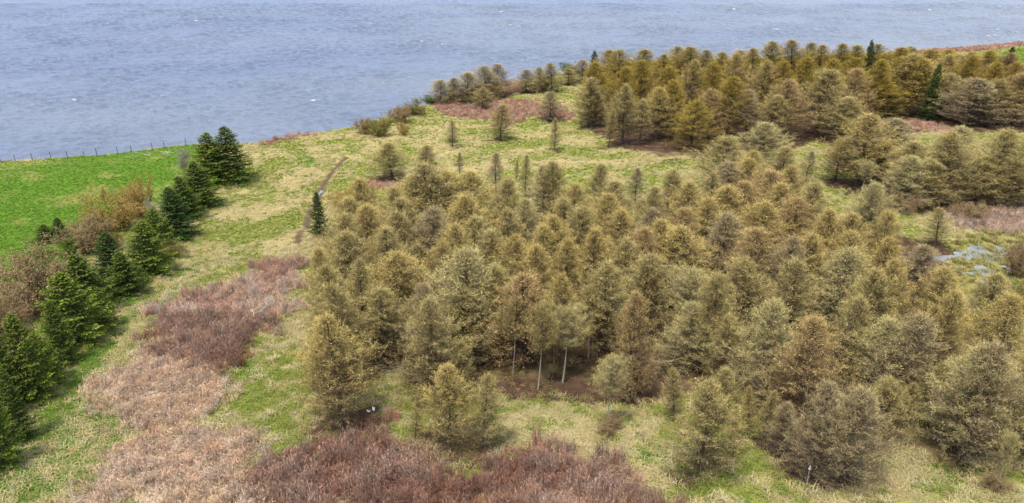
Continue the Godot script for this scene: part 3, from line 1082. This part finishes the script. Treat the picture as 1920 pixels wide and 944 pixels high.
func build_trees() -> void:
	var bark := leafy(0.0)
	var leaf := leafy(0.08)
	var wood := {"o": Color(0.062, 0.045, 0.035), "y": Color(0.068, 0.047, 0.035), "r": Color(0.07, 0.045, 0.036), "p": Color(0.155, 0.13, 0.085), "g": Color(0.07, 0.054, 0.045), "d": Color(0.06, 0.042, 0.024)}
	var bud := {"o": Color(0.36, 0.30, 0.115), "y": Color(0.41, 0.325, 0.112), "r": Color(0.385, 0.28, 0.12), "p": Color(0.38, 0.33, 0.135), "g": Color(0.33, 0.265, 0.14), "d": Color(0.31, 0.235, 0.045)}
	var tip := {"o": Color(0.54, 0.45, 0.185), "y": Color(0.60, 0.47, 0.175), "r": Color(0.56, 0.41, 0.18), "p": Color(0.54, 0.47, 0.205), "g": Color(0.48, 0.39, 0.21), "d": Color(0.46, 0.345, 0.065)}
	var shapes := "bcsow"
	var k := 0
	for code in ["bo", "by", "br", "bp", "bg", "bd", "co", "cy", "cp", "cd", "cg", "so", "sd", "sg", "sy", "op", "oo", "wo", "wg", "wd", "bo2", "by2", "co2", "cd2"]:
		k += 1
		keep("larch_" + code, grow_larch(shapes.find(code[0]), wood[code[1]], bud[code[1]], tip[code[1]], k), bark, leaf)
	keep("spruce_a", grow_spruce(1, Color(0.034, 0.062, 0.016), Color(0.14, 0.185, 0.03)), bark, leafy(0.15))
	keep("spruce_b", grow_spruce(2, Color(0.042, 0.078, 0.017), Color(0.21, 0.26, 0.035), 1.1), bark, leafy(0.15))
	keep("spruce_c", grow_spruce(3, Color(0.024, 0.048, 0.018), Color(0.07, 0.11, 0.025), 0.9), bark, leafy(0.15))
	keep("shrub_brown", grow_shrub(1, Color(0.12, 0.09, 0.06), Color(0.21, 0.155, 0.09), Color(0.29, 0.21, 0.11)), bark, leaf)
	keep("shrub_ochre", grow_shrub(2, Color(0.13, 0.095, 0.05), Color(0.26, 0.18, 0.06), Color(0.34, 0.25, 0.08)), bark, leaf)
	keep("shrub_pale", grow_shrub(3, Color(0.34, 0.32, 0.28), Color(0.30, 0.28, 0.22), Color(0.30, 0.30, 0.18), 6, 0.5), bark, leaf)
	keep("shrub_olive", grow_shrub(4, Color(0.10, 0.07, 0.05), Color(0.15, 0.12, 0.05), Color(0.17, 0.17, 0.04), 12), bark, leaf)
	keep("shrub_green", grow_shrub(5, Color(0.08, 0.07, 0.03), Color(0.06, 0.10, 0.02), Color(0.10, 0.16, 0.02), 12), bark, leaf)
	print("larch triangles ", tris)
	rng.seed = 4242
	for q in planned:
		plant(q[0], q[1], q[2], q[3], q[4], q[5], q[6], q[7], q[8])
	# spruces
	var spruces := [
		[430, 238, 344, 84, "a", "tall dark spruce at the seaward end of the hedge, outer one of the close pair"],
		[398, 249, 346, 70, "b", "lighter spruce at the seaward end of the hedge, inner one of the close pair"],
		[373, 304, 392, 72, "a", "dark spruce below the close pair, joined at the foot to greyish stems"],
		[330, 350, 446, 74, "c", "nearly black spruce beside the white birch stem"],
		[276, 416, 514, 76, "b", "layered green spruce with yellow tips below the black one"],
		[214, 438, 548, 80, "c", "blackish spruce behind the layered green one"],
		[172, 474, 584, 92, "a", "mid-height spruce with red brown twigs showing through its top"],
		[240, 470, 556, 60, "a", "short spruce filling the gap at the lane side of the hedge"],
		[140, 512, 650, 132, "b", "broadest spruce of the hedge, light green shelves down to the lane"],
		[196, 540, 620, 60, "b", "small pointed spruce leaning on the broadest one"],
		[66, 584, 752, 96, "b", "two-tone spruce with a sharp spire near the left edge"],
		[22, 614, 768, 90, "a", "green spruce half behind the sharp-spired one"],
		[-14, 640, 800, 90, "a", "spruce cut by the left edge above the lowest one"],
		[2, 732, 878, 88, "b", "lowest spruce of the hedge, half cut by the left edge"],
		[352, 330, 412, 56, "a", "spruce wedged between the black one and the one below the close pair"],
		[300, 392, 478, 56, "b", "small yellow-tipped spruce at the lane-side foot of the black one"],
		[118, 566, 690, 66, "a", "dark spruce in the gap below the broadest one"],
		[95, 622, 722, 70, "b", "small spruce at the lane edge beside the sharp-spired one"],
		[40, 690, 826, 68, "a", "bushy spruce between the half hidden green one and the lowest one"],
		[601, 360, 440, 44, "c", "lone little spruce on the bank of the ditch"],
		[1113, 95, 150, 34, "c", "dark spruce spire at the seaward corner of the far wood"],
		[1622, 74, 186, 40, "c", "tallest dark spruce among the far larches, tip against the sea"],
		[1740, 120, 226, 42, "c", "blue black spruce in front of the far larches"],
		[1892, 88, 118, 30, "c", "small dark spruce beside the far green field"],
		[116, 408, 452, 36, "c", "small dark spruce against the green field, taller of two"],
		[88, 420, 456, 40, "a", "small bushy spruce against the green field, lower of two"],
	]
	for t in spruces:
		var st := stand(t[0], t[1], t[2], 8.0)
		var at: Vector3 = st[0]
		plant("spruce_tree", "spruce_" + t[4], at, st[1], t[3] * seen_at(at).z / FOCAL * ((1.0 if t[1] > 500 else 1.35) if t[0] < 500 else 1.1), Vector2(9.0, 4.4), t[5], "spruce tree", "dark spruces")
	var shrubs := [
		[222, 345, 432, 96, "ochre", "rounded ochre alder bush in the hedge, broadest against the green field"],
		[263, 326, 408, 58, "ochre", "upright orange alder with a dark trunk beside the ochre bush"],
		[166, 402, 474, 84, "brown", "grey mauve leafless bush behind the green shrub in the hedge"],
		[72, 450, 592, 138, "brown", "largest brown leafless bush, spreading toward the green field"],
		[14, 540, 640, 90, "brown", "brown leafless bush cut by the left edge"],
		[138, 436, 480, 62, "green", "dull green shrub in front of the grey mauve bush"],
		[205, 420, 470, 50, "olive", "olive shrub tucked between the spruces and the ochre bush"],
		[348, 270, 326, 34, "pale", "grey leafless birch bush beside the close pair of spruces"],
		[293, 362, 442, 30, "pale", "white-stemmed young birch next to the black spruce"],
		[318, 448, 486, 50, "olive", "low yellowish shrub at the foot of the black spruce"],
		[684, 216, 250, 36, "brown", "dark windblown bush at the sea edge, first of the coast bushes"],
		[714, 214, 256, 50, "olive", "olive windblown bush close behind the first coast bush"],
		[752, 193, 230, 44, "brown", "domed brown bush on the coast edge above the little sapling"],
		[776, 184, 216, 46, "olive", "olive coast bush touching the domed brown one"],
		[757, 224, 256, 22, "ochre", "tiny ochre bush below the domed coast bush"],
		[806, 178, 196, 26, "green", "small green shrub at the foot of the coast larches"],
		[848, 258, 268, 18, "olive", "dark little tussock bush in the pale meadow"],
		[1020, 148, 170, 18, "green", "bright green shrub under the coast larches"],
		[1142, 775, 812, 46, "brown", "dark brown bush round the foot of the small open larch"],
		[1865, 880, 922, 50, "brown", "grey brown twiggy bush round the whitish sapling"],
		[655, 346, 400, 60, "ochre", "rust ochre bush at the ditch-side corner of the plantation"],
		[1180, 650, 748, 76, "brown", "mauve brown bush at the end of the brown litter"],
		[1700, 362, 402, 56, "brown", "black brown bush below the middle clump"],
		[1822, 376, 412, 60, "brown", "purple brown bush above the wet hollow"],
		[1890, 520, 590, 84, "olive", "tangled olive bush at the edge of the pale puddles"],
		[1905, 440, 520, 60, "brown", "thin brown bush between the two groups of puddles"],
		[1068, 116, 140, 40, "green", "green bush on the coast edge beside the far wood"],
	]
	for t in shrubs:
		var st := stand(t[0], t[1], t[2], 2.5)
		var at: Vector3 = st[0]
		plant("leafless_shrub" if t[4] != "green" else "green_shrub", "shrub_" + t[4], at, st[1], t[3] * seen_at(at).z / FOCAL * 1.1, Vector2(3.0, 3.2), t[5], "shrub", "shrubs of the hedge, meadow and coast")


# ---------------------------------------------------------------- small things
func plain(c: Color, rough := 0.9) -> StandardMaterial3D:
	var m := StandardMaterial3D.new()
	m.albedo_color = c.linear_to_srgb()
	m.roughness = rough
	return m


func box_buf(b: Buf, size: Vector3, at: Vector3, basis_: Basis, col: Color) -> void:
	var p := []
	for i in 8:
		p.append(at + basis_ * (Vector3((i & 1) - 0.5, ((i >> 1) & 1) - 0.5, ((i >> 2) & 1) - 0.5) * size))
	for f in [[0, 1, 3, 2], [5, 4, 6, 7], [4, 0, 2, 6], [1, 5, 7, 3], [2, 3, 7, 6], [4, 5, 1, 0]]:
		b.quad(p[f[0]], p[f[1]], p[f[2]], p[f[3]], col)


func fence(label: String, spots: Array, post_h: float, wires: int) -> void:
	var bark := leafy(0.0)
	var first := on_ground(spots[0][0], spots[0][1])
	var o := thing("post_and_wire_fence", first)
	var tops := []
	for s in spots:
		var g := on_ground(s[0], s[1])
		g.z = maxf(g.z, coast_z(g.x) + 1.6)
		g.y = height(g.x, g.z)
		var b := Buf.new()
		var hh := post_h * rng.randf_range(0.9, 1.12)
		var lean := Vector3(rng.randf_range(-0.06, 0.06), 0, rng.randf_range(-0.04, 0.04))
		var grey := vary(Color(0.17, 0.15, 0.13), 0.25)
		b.tube(PackedVector3Array([Vector3(0, -0.3, 0), Vector3(0, hh * 0.5, 0) + lean * 0.5, Vector3(0, hh, 0) + lean, Vector3(0, hh + 0.02, 0) + lean]), 0.075, 0.065, 7, grey, grey)
		var cap := PackedVector3Array()
		for k in 7:
			cap.append(Vector3(cos(TAU * k / 7) * 0.065, hh + 0.015, sin(TAU * k / 7) * 0.065) + lean)
		for k in 7:
			b.tri(Vector3(0, hh + 0.03, 0) + lean, cap[k], cap[(k + 1) % 7], grey)
		var pm := part("post", b.mesh(bark), o)
		pm.position = g - first
		tops.append([g - first, hh])
	for w in wires:
		var b := Buf.new()
		for i in tops.size() - 1:
			var f := 0.92 - 0.3 * w
			var a: Vector3 = tops[i][0] + Vector3(0, tops[i][1] * f, 0.07)
			var e: Vector3 = tops[i + 1][0] + Vector3(0, tops[i + 1][1] * f, 0.07)
			b.tube(PackedVector3Array([a, a.lerp(e, 0.5) - Vector3(0, 0.06, 0), e]), 0.012, 0.012, 4, Color(0.2, 0.19, 0.18), Color(0.2, 0.19, 0.18))
		part("wire", b.mesh(bark), o)
	tag(o, label, "fence")


func sticks(called: String, label: String, at: Vector3, n: int, ln: float, reach: float, col: Color, category: String) -> void:
	var o := thing(called, at)
	var m := leafy(0.0)
	for i in n:
		var b := Buf.new()
		var az := rng.randf() * PI
		var d := Vector3(cos(az), rng.randf_range(-0.05, 0.2), sin(az) * 0.8) * ln * rng.randf_range(0.5, 1.2)
		var c := vary(col, 0.35)
		b.tube(PackedVector3Array([-d * 0.5, ball() * 0.05, d * 0.5 + Vector3(0, 0.08, 0)]), 0.045, 0.015, 5, c, c)
		var p := part("stick", b.mesh(m), o)
		var off := Vector3(rng.randf_range(-reach, reach), 0, rng.randf_range(-reach, reach) * 0.6)
		off.y = height(at.x + off.x, at.z + off.z) - at.y + 0.08 + rng.randf_range(0.0, 0.25) * (1.0 - off.length() / (reach * 1.3))
		p.position = off
	tag(o, label, category)


func water_sheet(called: String, label: String, centre: Vector3, rx: float, rz: float, seed_: int) -> void:
	rng.seed = seed_
	var b := Buf.new()
	var ring := PackedVector3Array()
	var n := 28
	for i in n:
		var w := TAU * i / n
		var r := 0.75 + 0.28 * sin(w * 3.0 + seed_) + 0.15 * sin(w * 7.0 + seed_ * 2.0) + rng.randf_range(-0.08, 0.08)
		ring.append(Vector3(cos(w) * rx * r, 0, sin(w) * rz * r))
	for i in n:
		b.tri(Vector3.ZERO, ring[(i + 1) % n], ring[i], Color(0.2, 0.22, 0.25))
	var m := plain(Color(0.13, 0.14, 0.15), 0.08)
	m.metallic_specular = 0.9
	var o := top(called, b.mesh(m))
	o.position = centre
	tag(o, label, "puddle", "", "structure")


func build_small_things() -> void:
	rng.seed = 616
	fence("grey post and wire fence along the top of the sea bank by the green field", [[-60, 311], [10, 303], [47, 297], [75, 296], [112, 292], [139, 291], [173, 287], [199, 284], [236, 281], [261, 279], [297, 277], [321, 274], [358, 272]], 1.25, 3)
	fence("pale fence along the far green field beyond the wood", [[1876, 103], [1888, 99], [1900, 96], [1912, 93], [1926, 90]], 1.1, 2)
	sticks("brush_pile", "dark heap of cut branches at the near corner of the far wood", on_ground(1262, 306), 22, 1.6, 2.6, Color(0.09, 0.065, 0.05), "brush pile")
	sticks("fallen_sticks", "pale broken sticks lying in the gap beside the lone ochre larch", on_ground(742, 700), 12, 1.3, 1.3, Color(0.33, 0.26, 0.19), "dead branches")
	sticks("driftwood_pile", "whitish weathered branches lying in the field below the fence", on_ground(280, 290), 16, 1.8, 4.0, Color(0.42, 0.38, 0.30), "dead branches")
	sticks("fallen_branch_pile", "reddish fallen branches beside the pale puddles", on_ground(1860, 448), 8, 1.7, 1.4, Color(0.20, 0.09, 0.07), "dead branches")
	# white scrap
	var g := on_ground(696, 770)
	var o := thing("plastic_scrap", g)
	var white := leafy(0.0)
	for s in [[0.14, 0.06, 0.0, 0.16, 0.24, 0.5], [-0.17, 0.02, 0.1, 0.22, 0.09, 0.2]]:
		var b := Buf.new()
		var pts := []
		for k in 5:
			pts.append([Vector3(s[0] + s[3] * (-0.5 + k / 4.0), s[1] + 0.05 + sin(k * 1.9) * 0.04, s[2]), Vector3(s[0] + s[3] * (-0.5 + k / 4.0), s[1] + s[4] + cos(k * 1.3) * 0.05, s[2] - 0.12)])
		for k in 4:
			b.quad(pts[k][0], pts[k + 1][0], pts[k + 1][1], pts[k][1], Color(0.8, 0.8, 0.84))
			var back := Vector3(0, -0.02, -0.03)
			b.quad(pts[k][0] + back, pts[k][1] + back, pts[k + 1][1] + back, pts[k + 1][0] + back, Color(0.75, 0.75, 0.8))
		part("crumpled_piece", b.mesh(white), o)
	tag(o, "two crumpled white scraps on the ground beside the big lone ochre larch", "litter")
	# stake
	g = on_ground(1512, 914)
	o = thing("marker_stake", g)
	var sb := Buf.new()
	sb.tube(PackedVector3Array([Vector3(0, -0.2, 0), Vector3(0.01, 0.6, 0), Vector3(0.0, 1.15, 0)]), 0.035, 0.03, 6, Color(0.30, 0.29, 0.28), Color(0.33, 0.30, 0.30))
	part("stake", sb.mesh(white), o)
	var cb := Buf.new()
	cb.tube(PackedVector3Array([Vector3(0, 1.1, 0), Vector3(0, 1.14, 0), Vector3(0, 1.27, 0), Vector3(0, 1.34, 0)]), 0.075, 0.02, 8, Color(0.62, 0.48, 0.55), Color(0.66, 0.5, 0.58))
	part("cap", cb.mesh(white), o)
	tag(o, "thin grey stake with a pale pink top in front of the grey larch", "stake")
	# white scrap caught in a larch
	g = on_ground(1862, 866)
	o = thing("caught_rag", g + Vector3(0, 2.75, 0.0))
	var rb := Buf.new()
	for k in 6:
		var a := Vector3(-0.28 + k * 0.1, sin(k * 2.1) * 0.06, cos(k * 1.2) * 0.05)
		var e := Vector3(-0.18 + k * 0.1, sin((k + 1) * 2.1) * 0.06, cos((k + 1) * 1.2) * 0.05)
		rb.quad(a, e, e + Vector3(0.02, 0.14, 0.02), a + Vector3(0.02, 0.14, 0.02), Color(0.55, 0.55, 0.52))
	part("cloth", rb.mesh(white), o)
	tag(o, "small whitish rag hanging in the twigs beside the big layered larch", "rag")
	# water
	var d := on_ground(600, 358)
	water_sheet("ditch_water", "pale strip of water in the ditch above the little spruce", d + Vector3(0, 0.10, 0), 0.28, 1.5, 3)
	var pools := [[1832, 482, 4.6, 3.0, 5, "largest pale puddle of the wet hollow among the tussocks"], [1850, 512, 2.4, 1.6, 6, "small puddle just below the largest one"], [1893, 470, 2.4, 1.5, 7, "puddle farther from the larches, behind the thin brown bush"], [1884, 544, 2.6, 1.8, 8, "lowest puddle, under the tangled olive bush"], [1912, 505, 1.5, 1.2, 9, "puddle cut by the right edge of the picture"]]
	for p in pools:
		var c := on_ground(p[0], p[1])
		water_sheet("puddle", p[5], c + Vector3(0, 0.10, 0), p[2], p[3], p[4])
